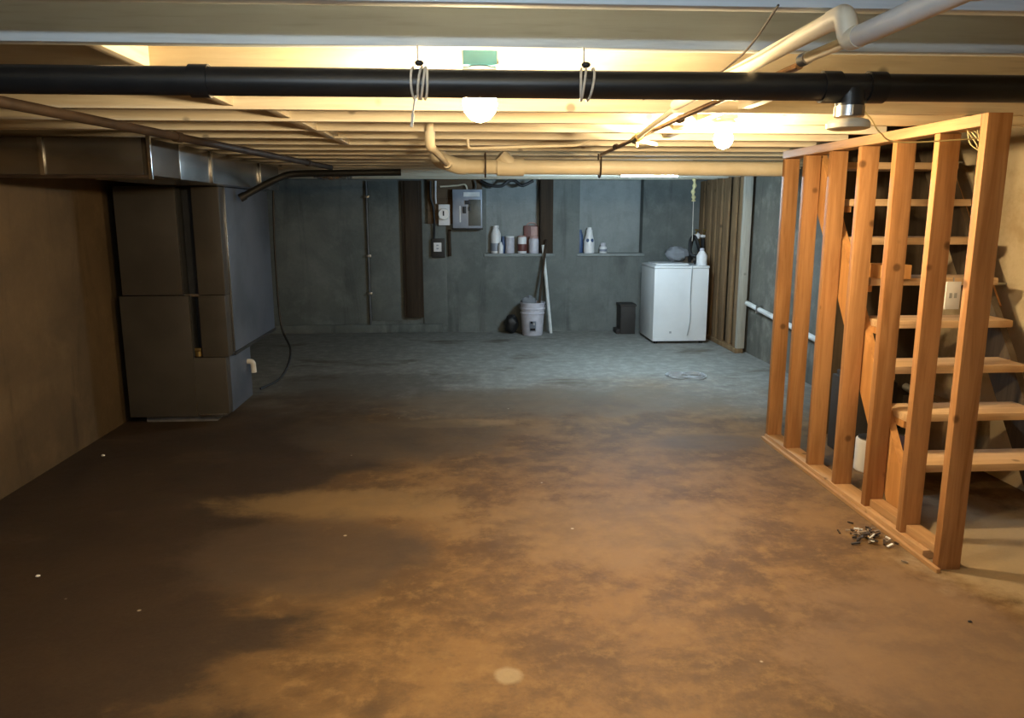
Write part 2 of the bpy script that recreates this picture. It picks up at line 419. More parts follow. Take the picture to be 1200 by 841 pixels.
for a, b in zip(st_y[:2], st_y[1:3]):
    build('base_block', MB().box(2.085, 2.156, a + 0.045, b - 0.003, 0.043, 0.083, 0.003), 'plate', sw)

# ------------------------------------------------------------------ stairs
NT, TH, TR, TY, TZ0 = 8, 0.2145, 0.152, 3.46, 0.335
TX0, TX1 = 2.205, 2.93
stt = thing('open_stairs', 'steep open-tread wooden stairs rising behind the stud partition', 'stairs', (2.57, 3.5, 0))
slope = TH / TR
def stringer(x0, x1, name, mat):
    zt = 1.93
    # board edge lines: back line and front line
    yb = lambda z: 3.60 + z / slope
    yf = lambda z: 3.36 + z / slope
    poly = [(yb(0.0), 0.0), (yb(zt), zt), (yf(zt), zt), (yf(0.12), 0.12), (yf(0.12), 0.0)]
    return build(name, MB().prism(poly, 'x', x0, x1), mat, stt, smooth=False)
stringer(TX0 - 0.04, TX0 - 0.001, 'stringer', 'stringer')
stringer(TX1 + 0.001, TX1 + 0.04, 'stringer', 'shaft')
t0 = None
for i in range(NT):
    y = TY + TR * i; z = TZ0 + TH * i
    if t0 is None:
        t0 = build('tread', MB().box(TX0, TX1, y, y + 0.235, z - 0.04, z, 0.006), 'tread', stt)
    else: share(t0, ((TX0 + TX1) / 2, y + 0.1175, z - 0.04), stt)
    c = MB().box(TX0, TX0 + 0.02, y + 0.02, y + 0.2, z - 0.075, z - 0.041); build('cleat', c, 'stringer', stt, False)
hr = thing('stair_handrail', 'thin reddish handrail sloping beside the top of the stairs', 'handrail', (3.02, 4.2, 1.2))
build('rail', MB().tube([(3.0, 4.15, 1.02), (3.0, 4.95, 2.12)], 0.022, 10), 'stringer', hr)
for y in (4.28, 4.8):
    zz = 1.02 + (y - 4.15) * 1.375
    build('bracket', MB().tube(fillet([(XR, y, zz - 0.06), (3.0, y, zz - 0.06), (3.0, y, zz)], 0.03), 0.008, 8), 'steel', hr)

# ------------------------------------------------------------------ overhead black drain pipe
BZ, BR = 1.853, 0.033
def by(x): return 1.945
bp = thing('black_drain_pipe', 'long black plastic drain pipe crossing under the front joists', 'pipe', (0, 1.945, BZ))
build('pipe', MB().cyl((XL + 0.01, 1.945, BZ), (XR - 0.01, 1.945, BZ), BR, seg=28), 'black_abs', bp)
for x in (-0.62, 0.905, 1.02):
    build('coupling', MB().cyl((x - 0.022, 1.945, BZ), (x + 0.022, 1.945, BZ), BR + 0.005, seg=28), 'black_abs', bp)
build('cleanout_hub', MB().cyl((0.96, 1.945, BZ - 0.005), (0.96, 1.945, BZ - 0.045), 0.036, 0.034, 24), 'black_abs', bp)
cc = build('clamp_sleeve', MB().cyl((0.96, 1.945, BZ - 0.07), (0.96, 1.945, BZ - 0.045), 0.036, seg=24).box(0.95, 0.972, 1.905, 1.915, BZ - 0.068, BZ - 0.047), 'steel', bp)
build('cleanout_cap', MB().lathe([(0.034, -0.075), (0.047, -0.079), (0.052, -0.087), (0.051, -0.098), (0.042, -0.101), (0.02, -0.102)], (0.96, 1.945, BZ), 28), 'cream_pvc', bp)

def string_tie(x, label, wraps, dangle):
    t = thing('string_tie', label, 'string', (x, 1.945, BZ + 0.05))
    for i, dx in enumerate(wraps):
        pts = []
        for k in range(25):
            a = 2 * math.pi * k / 24
            pts.append((x + dx + 0.006 * math.sin(a + i), 1.945 + (BR + 0.004) * math.sin(a), BZ + (BR + 0.004) * math.cos(a)))
        build('loop', MB().tube(pts, 0.003, 6), 'string', t)
    build('knot', MB().sphere((x, 1.94, BZ + BR + 0.012), 0.009, (1.3, 1, 0.8), 10), 'black_rubber', t)
    build('hanger', MB().tube([(x - 0.004, 1.945, BZ + BR + 0.005), (x - 0.004, 1.951, ZJ)], 0.0025, 6), 'string', t)
    if dangle:
        build('tail', MB().tube(spline([(x - 0.008, 1.912, BZ - BR), (x - 0.014, 1.91, BZ - 0.06), (x - 0.018, 1.912, BZ - 0.09), (x - 0.02, 1.912, BZ - 0.105)]), [0.0025] * 12 + [0.004] * 13, 6), 'string', t)
string_tie(-0.105, 'frayed white string looped round the black pipe with a dangling tail', (-0.013, 0.002, 0.008, 0.014), True)
string_tie(0.295, 'short white string tie round the black pipe right of the bulb', (-0.010, -0.004, 0.012), False)

# ------------------------------------------------------------------ bare bulbs
def bulb_fixture(x, y, zb, r, mat, label, box, yj):
    # box screwed to the face of the joist behind it (face at yj), lampholder below, bulb hanging down
    t = thing('bare_bulb_fixture', label, 'light', (x, y, ZJ + 0.02))
    zb0 = ZJ + 0.008
    build('junction_box', MB().box(x - 0.048, x + 0.048, y - 0.05, yj - 0.001, zb0, zb0 + 0.045, 0.006), box, t)
    build('cover_screw', MB().cyl((x + 0.055, y, zb0 + 0.02), (x + 0.047, y, zb0 + 0.02), 0.008, seg=8), 'steel', t)
    build('lampholder', MB().lathe([(0.05, -0.001), (0.052, -0.014), (0.04, -0.024), (0.026, -0.034), (0.022, zb + r * 0.95 - zb0)], (x, y, zb0), 20), 'porcelain', t)
    build('bulb', MB().lathe([(0.004, -r), (r * 0.55, -r * 0.83), (r * 0.87, -r * 0.45), (r, 0), (r * 0.9, r * 0.42), (r * 0.66, r * 0.74), (0.016, r * 1.0)], (x, y, zb), 20), mat, t)
bulb_fixture(0.046, 2.295, 1.852, 0.050, 'bulb_near', 'bright bare bulb below a teal ceiling box behind the black pipe', 'teal_box', J0 + JS * 2)
bulb_fixture(1.155, 3.49, 1.868, 0.042, 'bulb_far', 'bright bare bulb between the joists near the stud partition', 'porcelain', J0 + JS * 5)

# shop light behind the big cream pipe
def shop_light(x0, x1, y, z, mat, label):
    t = thing('fluorescent_fixture', label, 'light', ((x0 + x1) / 2, y, z))
    build('housing', MB().prism([(y - 0.06, z + 0.025), (y - 0.03, z + 0.06), (y + 0.03, z + 0.06), (y + 0.06, z + 0.025), (y + 0.055, z + 0.022), (y - 0.055, z + 0.022)], 'x', x0, x1), 'white_enamel', t, False)
    for xx in (x0 + 0.01, x1 - 0.01):
        build('tube_socket', MB().box(xx - 0.008, xx + 0.008, y - 0.015, y + 0.015, z - 0.012, z + 0.024, 0.002), 'white_plastic', t)
    build('tube', MB().cyl((x0 + 0.02, y, z), (x1 - 0.02, y, z), 0.013, seg=14), mat, t)
    for xx in (x0 + 0.1, x1 - 0.1):
        build('hanger', MB().cyl((xx, y, z + 0.06), (xx, y, ZJ), 0.003, seg=6), 'steel', t)
shop_light(1.42, 1.98, 7.18, 1.881, 'tube_back', 'cool white fluorescent strip light behind the long cream pipe')
shop_light(-0.75, 0.35, 0.38, 1.872, 'tube_rear_fill', 'added fill strip light, unseen, on the ceiling behind the viewer')  # added lamp out of view, brightens the front joist faces

# ------------------------------------------------------------------ ceiling plumbing
PY, PZ, PR = 5.35, 1.838, 0.053
pv = thing('cream_drain_pipe', 'large cream plastic drain pipe running across below the rear joists', 'pipe', (1.0, PY, PZ))
build('pipe', MB().tube(fillet([(2.26, PY, 1.935), (2.26, PY, PZ + 0.0), (-0.03, PY, PZ + 0.012), (-0.18, PY, PZ + 0.06), (-0.2, PY, 2.12)], 0.08), PR * 0.92, 22), 'cream_pvc', pv)
build('elbow', MB().tube(fillet([(0.01, PY, PZ + 0.011), (-0.04, PY, PZ + 0.012), (-0.17, PY, PZ + 0.055), (-0.19, PY, PZ + 0.1)], 0.06), PR, 22), 'cream_pvc', pv)
build('wye', MB().cyl((0.22, PY, PZ + 0.009), (0.40, PY, PZ + 0.008), PR * 1.12, seg=22).cyl((0.34, PY, PZ), (0.24, PY - 0.02, PZ + 0.09), PR * 0.9, seg=20), 'cream_pvc', pv)
for x in (0.14, 0.92):
    build('strap', MB().tube([(x, PY - 0.056, 1.94), (x, PY - 0.056, PZ)] + [(x, PY - 0.058 * math.cos(a * math.pi / 10), PZ - 0.058 * math.sin(a * math.pi / 10)) for a in range(1, 10)] + [(x, PY + 0.056, PZ), (x, PY + 0.056, 1.94)], 0.006, 6), 'rust_pipe', pv)
rs = thing('riser_pipe', 'narrow cream riser pipe bending back to join the large drain pipe', 'pipe', (-0.17, 4.3, 1.85))
build('pipe', MB().tube(fillet([(-0.165, 3.86, 2.12), (-0.165, 3.86, 1.862), (-0.13, 4.6, 1.852), (-0.115, 5.20, 1.858)], 0.09), 0.018, 14), 'cream_pvc', rs)
build('elbow', MB().tube(fillet([(-0.165, 3.86, 1.93), (-0.165, 3.86, 1.862), (-0.162, 3.95, 1.861)], 0.06), 0.024, 14), 'cream_pvc', rs)
build('coupling', MB().cyl((-0.115, 5.16, 1.858), (-0.115, 5.29, 1.858), 0.03, seg=14), 'cream_pvc', rs)
wp = thing('offset_vent_pipe', 'cream plastic pipe with a drop elbow near the front joists', 'pipe', (0.72, 1.5, 1.86))
build('pipe', MB().tube([(0.735, 2.75, 1.914), (0.712, 1.50, 1.912)], 0.0185, 16), 'cream_pvc', wp)
build('elbow', MB().tube(fillet([(0.712, 1.54, 1.912), (0.712, 1.49, 1.912), (0.722, 1.485, 1.866), (0.724, 1.45, 1.866)], 0.014), 0.0205, 16), 'cream_pvc', wp)
build('lower_pipe', MB().tube([(0.724, 1.45, 1.866), (0.73, -0.2, 1.868)], 0.0195, 16), 'white_pvc', wp)
build('coupling', MB().cyl((0.727, 1.12, 1.866), (0.7275, 1.06, 1.866), 0.024, seg=16), 'white_pvc', wp)
w2 = thing('thin_cream_pipe', 'thin cream pipe beside the offset vent pipe', 'pipe', (0.82, 1.6, 1.9))
build('pipe', MB().tube([(0.80, 1.86, 1.902), (0.862, 0.0, 1.902)], 0.012, 12), 'cream_pvc', w2)
build('pipe_end', MB().cyl((0.80, 1.875, 1.902), (0.80, 1.84, 1.902), 0.015, seg=12), 'steel', w2)
cp = thing('copper_water_pipe', 'brown copper water pipe running back along the ceiling by the second bulb', 'pipe', (0.85, 3.5, 1.91))
build('pipe', MB().tube([(0.87, 2.05, 1.922), (0.86, 3.2, 1.917), (0.885, 5.1, 1.912)], 0.0105, 10), 'copper', cp)
for y in (2.5, 3.15, 3.9, 4.5):
    build('clamp', MB().cyl((0.868, y, 1.916), (0.868, y + 0.03, 1.916), 0.017, seg=10), 'rust_pipe', cp)
c2 = thing('branch_water_pipe', 'short cream water pipe zigzagging beside the copper pipe', 'pipe', (0.8, 3.3, 1.9))
build('pipe', MB().tube(fillet([(0.77, 2.9, 1.918), (0.79, 3.3, 1.908), (0.80, 3.7, 1.882), (0.97, 3.95, 1.882), (0.97, 4.4, 1.905)], 0.05), 0.011, 10), 'cream_pvc', c2)
build('valve', MB().cyl((0.80, 3.60, 1.889), (0.80, 3.70, 1.882), 0.02, seg=10).cyl((0.80, 3.65, 1.885), (0.80, 3.65, 1.845), 0.007, seg=8), 'brass', c2)
c3 = tag(build('ceiling_cable', MB().tube(spline([(0.60, 1.53, 1.936), (0.635, 1.75, 1.915), (0.66, 1.94, 1.91), (0.7, 2.3, 1.925), (0.62, 2.75, 1.932)]), 0.0025, 6), 'rust_pipe'), 'thin brown cable drooping beside the offset vent pipe', 'cable')
c4 = tag(build('white_wire', MB().tube(spline([(0.80, 1.30, 1.925), (0.835, 1.31, 1.895), (0.885, 1.30, 1.905), (0.94, 1.28, 1.936)]), 0.0028, 6), 'white_plastic'), 'loose white wire looping under the front joist at upper right', 'wire')
tag(build('small_conduit', MB().tube(fillet([(0.02, 4.38, 1.94), (0.02, 4.38, 1.892), (0.63, 4.38, 1.912), (0.70, 4.38, 1.94)], 0.025), 0.0075, 8), 'cream_pvc'), 'thin cream conduit bending across below the joists behind the bulb', 'conduit')
gp = thing('steel_gas_pipe', 'rusty brown steel pipe running back under the joists at left', 'pipe', (-1.4, 4, 1.905))
build('pipe', MB().tube([(-1.85, 0.1, 1.908), (-1.535, 2.75, 1.908), (-1.235, 5.4, 1.908), (-1.10, 6.6, 1.908)], 0.020, 14), 'rust_pipe', gp)
for p, q in (((-1.40, 3.95, 1.908), (-1.394, 4.01, 1.908)), ((-1.17, 5.97, 1.908), (-1.165, 6.03, 1.908))):
    build('coupling', MB().cyl(p, q, 0.025, seg=14), 'rust_pipe', gp)
tag(build('yellow_pull_cord', MB().tube(spline([(1.50, 2.95, 1.936), (1.56, 2.98, 1.90), (1.62, 3.02, 1.855), (1.72, 3.05, 1.82), (2.03, 3.04, 1.835)]), 0.0028, 6), 'yellow_cord'), 'thin pale cord strung from a joist to the end stud', 'cord')
# dangling fibres at the inner side of the end stud
tw = thing('twine_tangle', 'tangle of brown twine hanging inside the top of the partition', 'twine', (2.2, 3.12, 1.7))
for i in range(7):
    x = 2.18 + 0.012 * i
    build('strand', MB().tube(spline([(x - 0.06, 3.26 + random.uniform(-.05, .05), 1.888), (x - 0.02 + random.uniform(-.03, .03), 3.24, 1.83), (x + random.uniform(-.03, .03), 3.2, 1.77), (x + 0.01, 3.19, 1.70 + random.uniform(-.04, .04))], 5), 0.0025, 5), 'yellow_cord', tw)

# ------------------------------------------------------------------ ducts and furnace
td = thing('trunk_duct', 'galvanised rectangular trunk duct under the joists above the furnace', 'duct', (-1.9, 4.4, 1.73))
build('cross_section', MB().box(XL + 0.005, -1.66, 4.2, 4.62, 1.735, 1.925, 0.006), 'galv', td)
build('run_section', MB().box(-2.10, -1.622, 4.625, 7.0, 1.73, 1.93, 0.006), 'galv', td)
build('elbow_section', MB().box(-1.66, -1.625, 4.2, 4.625, 1.735, 1.925, 0.004), 'duct_paint', td)
build('flange', MB().box(-1.632, -1.612, 4.185, 4.205, 1.715, 1.935, 0.003), 'cleat', td)
build('bottom_flange', MB().box(XL + 0.01, -1.63, 4.192, 4.21, 1.722, 1.738, 0.002), 'rust_pipe', td)
build('drive_cleat', MB().box(-2.175, -2.150, 4.188, 4.2, 1.735, 1.925, 0.003), 'cleat', td)
build('drive_cleat', MB().box(-1.622, -1.608, 5.15, 5.185, 1.73, 1.93, 0.003), 'cleat', td)
build('drive_cleat', MB().box(-1.622, -1.610, 6.35, 6.375, 1.73, 1.93, 0.003), 'cleat', td)

FX0, FX1, FY0 = -2.46, -1.765, 5.65
fu = thing('furnace', 'tall brown sheet-metal furnace cabinet with plenum beside the left wall', 'furnace', (-2.1, 5.9, 0))
build('base_block', MB().box(-2.40, -1.88, 5.72, 6.15, 0, 0.075, 0.008), 'block', fu)
build('lower_cabinet', MB().box(FX0 - 0.02, FX1, FY0, FY0 + 0.10, 0.075, 0.50, 0.006), 'duct_paint', fu)
build('left_lower_panel', MB().box(FX0 - 0.02, -1.995, FY0 - 0.012, FY0 + 0.098, 0.06, 0.955, 0.005), 'duct_paint', fu)
build('left_riser', MB().box(FX0, -2.035, FY0, FY0 + 0.12, 0.96, 1.725, 0.006), 'duct_paint', fu)
build('right_riser', MB().box(-1.925, -1.735, FY0, FY0 + 0.12, 0.96, 1.725, 0.006), 'duct_paint', fu)
build('right_lower_panel', MB().box(-1.93, -1.742, FY0, FY0 + 0.12, 0.503, 0.957, 0.005), 'duct_paint', fu)
build('recess_back', MB().box(-2.05, -1.90, FY0 + 0.105, FY0 + 0.12, 0.503, 1.725), 'duct_dark', fu, False)
build('recess_shade', MB().box(-2.034, -2.026, FY0 + 0.004, FY0 + 0.104, 0.96, 1.72), 'duct_dark', fu, False)  # thin dark plates put the shade of the slot into colour
build('recess_shade', MB().box(-1.994, -1.986, FY0 + 0.004, FY0 + 0.104, 0.503, 0.955), 'duct_dark', fu, False)
build('cross_bracket', MB().box(-2.03, -1.92, FY0 + 0.02, FY0 + 0.05, 0.945, 0.965, 0.003), 'cleat', fu)
build('gas_valve', MB().cyl((-1.965, FY0 + 0.03, 0.51), (-1.965, FY0 + 0.03, 0.545), 0.03, seg=14).box(-1.99, -1.94, FY0 + 0.01, FY0 + 0.05, 0.545, 0.57, 0.004), 'brass', fu)
build('return_plenum', MB().box(-2.40, -1.742, FY0 + 0.125, 7.05, 0.503, 1.725, 0.006), 'plenum', fu)
build('blower_box', MB().box(-2.42, -1.772, FY0 + 0.105, 6.32, 0.06, 0.495, 0.006), 'plenum', fu)
build('corner_seam', MB().box(-1.742, -1.728, FY0 + 0.121, FY0 + 0.135, 0.52, 1.725, 0.002), 'cleat', fu)
build('seam_angle', MB().box(-1.742, -1.732, FY0 + 0.136, 7.05, 0.492, 0.515, 0.002), 'duct_dark', fu)
build('front_lip', MB().box(-1.98, -1.78, FY0 - 0.012, FY0, 0.06, 0.08, 0.002), 'cleat', fu)
build('drain_elbow', MB().tube(fillet([(-1.78, 6.22, 0.36), (-1.73, 6.22, 0.36), (-1.725, 6.22, 0.27)], 0.04), 0.022, 12), 'white_pvc', fu)
tag(build('thermostat_cable', MB().tube(spline([(-1.70, 7.1, 1.75), (-1.72, 7.12, 1.2), (-1.70, 7.1, 0.55), (-1.58, 6.9, 0.32), (-1.60, 6.6, 0.15), (-1.72, 6.36, 0.1)]), 0.010, 8), 'black_rubber'), 'black cable hanging down beside the furnace plenum', 'cable')
bh = thing('black_vent_hose', 'black hose hanging in a shallow slant from the ceiling past the duct', 'hose', (-1.4, 6.2, 1.7))
build('hose', MB().tube(spline([(-1.70, 6.08, 1.655), (-1.57, 6.12, 1.73), (-1.42, 6.15, 1.805), (-1.3, 6.2, 1.838), (-0.95, 6.2, 1.845), (-0.5, 6.25, 1.855)]), 0.026, 12), 'black_rubber', bh)
build('collar', MB().cyl((-1.708, 6.078, 1.650), (-1.67, 6.09, 1.672), 0.032, seg=12), 'black_rubber', bh)
tag(build('foil_wrap', MB().tube(spline([(-1.22, 6.5, 1.84), (-1.1, 6.5, 1.822), (-1.02, 6.5, 1.83), (-0.92, 6.5, 1.838)], 6), 0.022, 9).jitter(0.006), 'foil'), 'crumpled silver foil wrapped pipe near the ceiling', 'foil')

# ------------------------------------------------------------------ far wall: posts, conduit, electrics
tag(build('dark_wooden_post', MB().box(-0.80, -0.548, YF - 0.06, YF - 0.001, 0.205, 1.935, 0.006).box(-0.76, -0.58, YF - 0.075, YF - 0.06, 0.205, 1.93, 0.004), 'dark_post'), 'dark brown boarded strip on the far wall left of the fuse panel', 'board')
tag(build('dark_window_jamb', MB().box(0.965, 1.13, YF - 0.006, YF + ND - 0.002, NB + 0.005, 1.98, 0.004), 'dark_post'), 'dark upright board at the right side of the jar recess', 'board')
cd = thing('wall_conduit', 'thin grey conduit running up the far wall left of the dark board', 'conduit', (-1.235, 9.97, 0))
build('pipe', MB().cyl((-1.237, YF - 0.028, 0.11), (-1.237, YF - 0.028, 1.93), 0.014, seg=10), 'conduit_grey', cd)
for z in (0.5, 0.98, 1.72): build('clip', MB().box(-1.27, -1.205, YF - 0.048, YF - 0.001, z, z + 0.03, 0.003), 'steel', cd)
tag(build('plywood_backing', MB().box(-0.475, 0.215, YF - 0.05, YF - 0.021, 1.40, 1.965, 0.003), 'backing'), 'brown plywood board behind the fuse panel', 'board')
ep = thing('fuse_panel', 'blue-grey steel fuse panel mounted on the brown board', 'electrical panel', (0.03, YF - 0.1, 1.345))
build('box', MB().box(-0.155, 0.215, YF - 0.15, YF - 0.051, 1.345, 1.825, 0.008), 'panel_grey', ep)
build('door', MB().box(0.045, 0.20, YF - 0.162, YF - 0.151, 1.375, 1.70, 0.004), 'panel_door', ep)
build('name_strip', MB().box(-0.02, 0.185, YF - 0.158, YF - 0.151, 1.735, 1.79, 0.002), 'white_print', ep)
for (x, z, w, h) in ((0.0, 1.64, 0.06, 0.05), (-0.03, 1.53, 0.045, 0.085), (0.04, 1.56, 0.03, 0.05)):
    build('breaker', MB().box(x, x + w, YF - 0.166, YF - 0.151, z, z + h, 0.003), 'black_print', ep)
build('index_strip', MB().box(-0.07, -0.055, YF - 0.156, YF - 0.151, 1.42, 1.62, 0.001), 'white_print', ep)
build('bottom_lip', MB().box(-0.165, 0.225, YF - 0.155, YF - 0.052, 1.328, 1.344, 0.003), 'black_rubber', ep)
mt = thing('electric_meter', 'round white glass electric meter left of the fuse panel', 'meter', (-0.265, YF - 0.1, 1.38))
build('socket_box', MB().box(-0.335, -0.19, YF - 0.09, YF - 0.051, 1.38, 1.64, 0.006), 'white_plastic', mt)
build('dial', MB().cyl((-0.265, YF - 0.09, 1.52), (-0.265, YF - 0.155, 1.52), 0.075, 0.068, 24), 'white_enamel', mt)
build('needle', MB().box(-0.28, -0.262, YF - 0.16, YF - 0.1555, 1.50, 1.56), 'black_print', mt, False)
ob = thing('outlet_box', 'small white outlet in a black surround below the meter', 'outlet', (-0.35, YF - 0.05, 0.97))
build('surround', MB().box(-0.435, -0.262, YF - 0.07, YF - 0.021, 0.975, 1.215, 0.006), 'black_rubber', ob)
build('face_plate', MB().box(-0.405, -0.305, YF - 0.08, YF - 0.0705, 1.05, 1.165, 0.004), 'white_plastic', ob)
for z in (1.08, 1.12): build('socket', MB().box(-0.37, -0.34, YF - 0.083, YF - 0.0805, z, z + 0.018), 'panel_grey', ob, False)
def cable(name, pts, r, mat, label, cat='cable'):
    return tag(build(name, MB().tube(spline(pts), r, 7), mat), label, cat)
cable('meter_cable', [(-0.43, YF - 0.085, 1.93), (-0.43, YF - 0.085, 1.72), (-0.40, YF - 0.085, 1.60), (-0.39, YF - 0.075, 1.40), (-0.40, YF - 0.045, 1.218)], 0.014, 'black_rubber', 'black cable dropping from the ceiling past the meter to the outlet')
cable('white_supply_cable', [(-0.365, YF - 0.064, 1.93), (-0.37, YF - 0.064, 1.75), (-0.365, YF - 0.064, 1.65)], 0.012, 'white_plastic', 'white cable stub dropping from the ceiling left of the meter')
cable('panel_feed_cable', [(-0.31, YF - 0.065, 1.86), (-0.1, YF - 0.067, 1.875), (0.0, YF - 0.10, 1.885), (0.03, YF - 0.1, 1.828)], 0.010, 'cream_pvc', 'beige cable looping over the top of the fuse panel')
cable('green_feed_cable', [(0.13, YF - 0.1, 1.828), (0.14, YF - 0.1, 1.88), (0.12, YF - 0.1, 1.935)], 0.012, 'panel_door', 'short dark cable from the fuse panel up to the joists')
cable('looped_black_cable', [(0.20, YF - 0.12, 1.93), (0.32, YF - 0.14, 1.875), (0.46, YF - 0.14, 1.87), (0.55, YF - 0.14, 1.93), (0.62, YF - 0.14, 1.935), (0.70, YF - 0.14, 1.88), (0.76, YF - 0.14, 1.885), (0.86, YF - 0.12, 1.935)], 0.020, 'black_rubber', 'thick black cable looped under the ceiling above the jar recess')
cable('drop_cable', [(-0.20, YF - 0.03, 1.326), (-0.205, YF - 0.03, 1.25), (-0.2, YF - 0.03, 0.99)], 0.022, 'dark_post', 'short dark cable hanging below the meter beside the outlet')

# ------------------------------------------------------------------ jars and bottles in the recesses
NZ, NY = NB + 0.0045, YF + 0.075
def vessel(name, label, cat, x, y, z, prof, mat, lid=None, lab=None, group=None):
    t = thing(name, label, cat, (x, y, z), group)
    build('body', MB().lathe(prof, (x, y, z), 20), mat, t)
    R = max(r for r, _ in prof)
    if lid:
        z0 = prof[-1][1]; build('lid', MB().lathe([(lid[0], z0 + 0.0005), (lid[0], z0 + lid[1] * 0.85), (lid[0] * 0.9, z0 + lid[1])], (x, y, z), 18), lid[2], t)
    if lab:
        z0, z1, lm = lab
        build('print', MB().lathe([(R + 0.0006, z0), (R + 0.0012, z0 + 0.004), (R + 0.0012, z1 - 0.004), (R + 0.0006, z1)], (x, y, z), 20), lm, t)
    return t
vessel('tall_jug', 'tall white jug with a dark printed base at the left of the recess', 'jug', 0.395, NY + 0.02, NZ, [(0.062, 0), (0.066, 0.01), (0.066, 0.24), (0.05, 0.29), (0.036, 0.32)], 'white_plastic', (0.04, 0.035, 'white_plastic'), (0.03, 0.13, 'panel_grey'))
vessel('small_white_bottle', 'small white bottle in front of the tall jug', 'bottle', 0.455, NY - 0.065, NZ, [(0.03, 0), (0.032, 0.005), (0.032, 0.10), (0.018, 0.125)], 'white_plastic', (0.017, 0.02, 'white_plastic'))
vessel('dark_blue_bottle', 'dark blue bottle between the tall jug and the white can', 'bottle', 0.49, NY + 0.025, NZ, [(0.024, 0), (0.026, 0.006), (0.026, 0.15), (0.018, 0.19)], 'blue_plastic', (0.018, 0.025, 'blue_plastic'))
vessel('white_can', 'plain white can second from the left in the recess', 'can', 0.577, NY, NZ, [(0.056, 0), (0.058, 0.005), (0.058, 0.19), (0.053, 0.20)], 'lilac_plastic', (0.056, 0.02, 'white_plastic'))
vessel('pink_label_can', 'white can with a dark pink label in the middle of the recess', 'can', 0.735, NY - 0.025, NZ, [(0.055, 0), (0.057, 0.005), (0.057, 0.20), (0.052, 0.21)], 'white_plastic', (0.054, 0.018, 'pink_label'), (0.03, 0.12, 'dark_red'))
vessel('lilac_jar', 'pale lilac jar in front of the dark red tub', 'jar', 0.885, NY - 0.03, NZ, [(0.062, 0), (0.065, 0.006), (0.065, 0.17), (0.055, 0.19)], 'lilac_plastic', (0.058, 0.03, 'pink_label'))
tb = thing('dark_red_tub', 'large dark red tub with a pink label at the back of the recess', 'tub', (0.845, NY + 0.045, NZ))
# placed behind the jar, box-shaped with a handle
build('body', MB().box(0.76, 0.955, NY + 0.04, NY + 0.082, NZ, NZ + 0.355, 0.015), 'dark_red', tb)
build('paper_label', MB().box(0.855, 0.945, NY + 0.037, NY + 0.0398, NZ + 0.19, NZ + 0.36 - 0.02, 0.001), 'pink_label', tb)
build('handle', MB().tube(spline([(0.80, NY + 0.065, NZ + 0.35), (0.83, NY + 0.065, NZ + 0.385), (0.90, NY + 0.065, NZ + 0.385), (0.93, NY + 0.065, NZ + 0.35)]), 0.008, 8), 'pink_label', tb)
sp = vessel('spray_bottle', 'white bottle with dark blue marks standing in the right recess', 'bottle', 1.615, NY, NZ, [(0.068, 0), (0.07, 0.006), (0.07, 0.15), (0.055, 0.20), (0.045, 0.25), (0.04, 0.30)], 'white_plastic', (0.03, 0.03, 'white_plastic'))
for dx in (-0.028, 0.03):
    build('mark', MB().sphere((1.615 + dx, NY - 0.062, NZ + 0.165), 0.02, (1, 0.5, 1.2), 10), 'blue_plastic', sp)
tag(build('blue_jug', MB().lathe([(0.04, 0), (0.042, 0.01), (0.042, 0.22), (0.025, 0.27), (0.02, 0.3)], (1.50, NY + 0.04, NZ), 16), 'blue_plastic'), 'dark blue jug behind the white bottle in the right recess', 'jug')
vessel('small_white_jar', 'small squat white jar right of the white bottle', 'jar', 1.80, NY, NZ, [(0.048, 0), (0.05, 0.005), (0.05, 0.075), (0.03, 0.09)], 'white_plastic', (0.034, 0.04, 'lilac_plastic'), (0.02, 0.05, 'panel_grey'))

# ------------------------------------------------------------------ bucket and sticks
bk = thing('plastic_bucket', 'white plastic bucket with a dark printed label against the far wall', 'bucket', (0.845, 9.72, 0))
bc = (0.845, 9.72, 0.001)
m = MB().lathe([(0.125, 0), (0.13, 0.01), (0.148, 0.27), (0.156, 0.275), (0.156, 0.29), (0.150, 0.295), (0.152, 0.33), (0.160, 0.335), (0.160, 0.35), (0.153, 0.355), (0.157, 0.40), (0.165, 0.405), (0.165, 0.42), (0.155, 0.42), (0.148, 0.36), (0.12, 0.02), (0.05, 0.018)], bc, 32)
build('body', m, 'lilac_plastic', bk)
def patch(a0, a1, z0, z1, rad, mat, name):
    m = MB(); n = 6
    rows = []
    for z in (z0, z1):
        r = 0.13 + (z - 0.01) * 0.0692 + rad
        rows.append([m.bm.verts.new((bc[0] + r * math.sin(a0 + (a1 - a0) * k / n), bc[1] - r * math.cos(a0 + (a1 - a0) * k / n), bc[2] + z)) for k in range(n + 1)])
    for k in range(n): m.bm.faces.new((rows[0][k], rows[0][k + 1], rows[1][k + 1], rows[1][k]))
    bmesh.ops.solidify(m.bm, geom=list(m.bm.faces), thickness=0.0012)
    build(name, m, mat, bk)
patch(-0.35, 0.25, 0.06, 0.19, 0.002, 'panel_grey', 'label_panel'); patch(-0.28, 0.18, 0.07, 0.10, 0.004, 'black_print', 'label_band'); patch(-0.25, -0.05, 0.16, 0.19, 0.004, 'black_print', 'label_print'); patch(-0.02, 0.14, 0.14, 0.17, 0.004, 'white_print', 'label_print')
build('handle', MB().tube([(bc[0] - 0.168 * math.cos(a * math.pi / 12), bc[1] - 0.16 * math.sin(a * math.pi / 12) * 0.55, 0.38 - 0.14 * math.sin(a * math.pi / 12) + 0.0) for a in range(13)], 0.004, 6), 'steel', bk)
tag(build('rag', MB().sphere((0.80, 9.74, 0.42), 0.10, (1.0, 0.85, 0.75), 14).jitter(0.012), 'rag'), 'grey crumpled rag heaped in the bucket', 'rag')
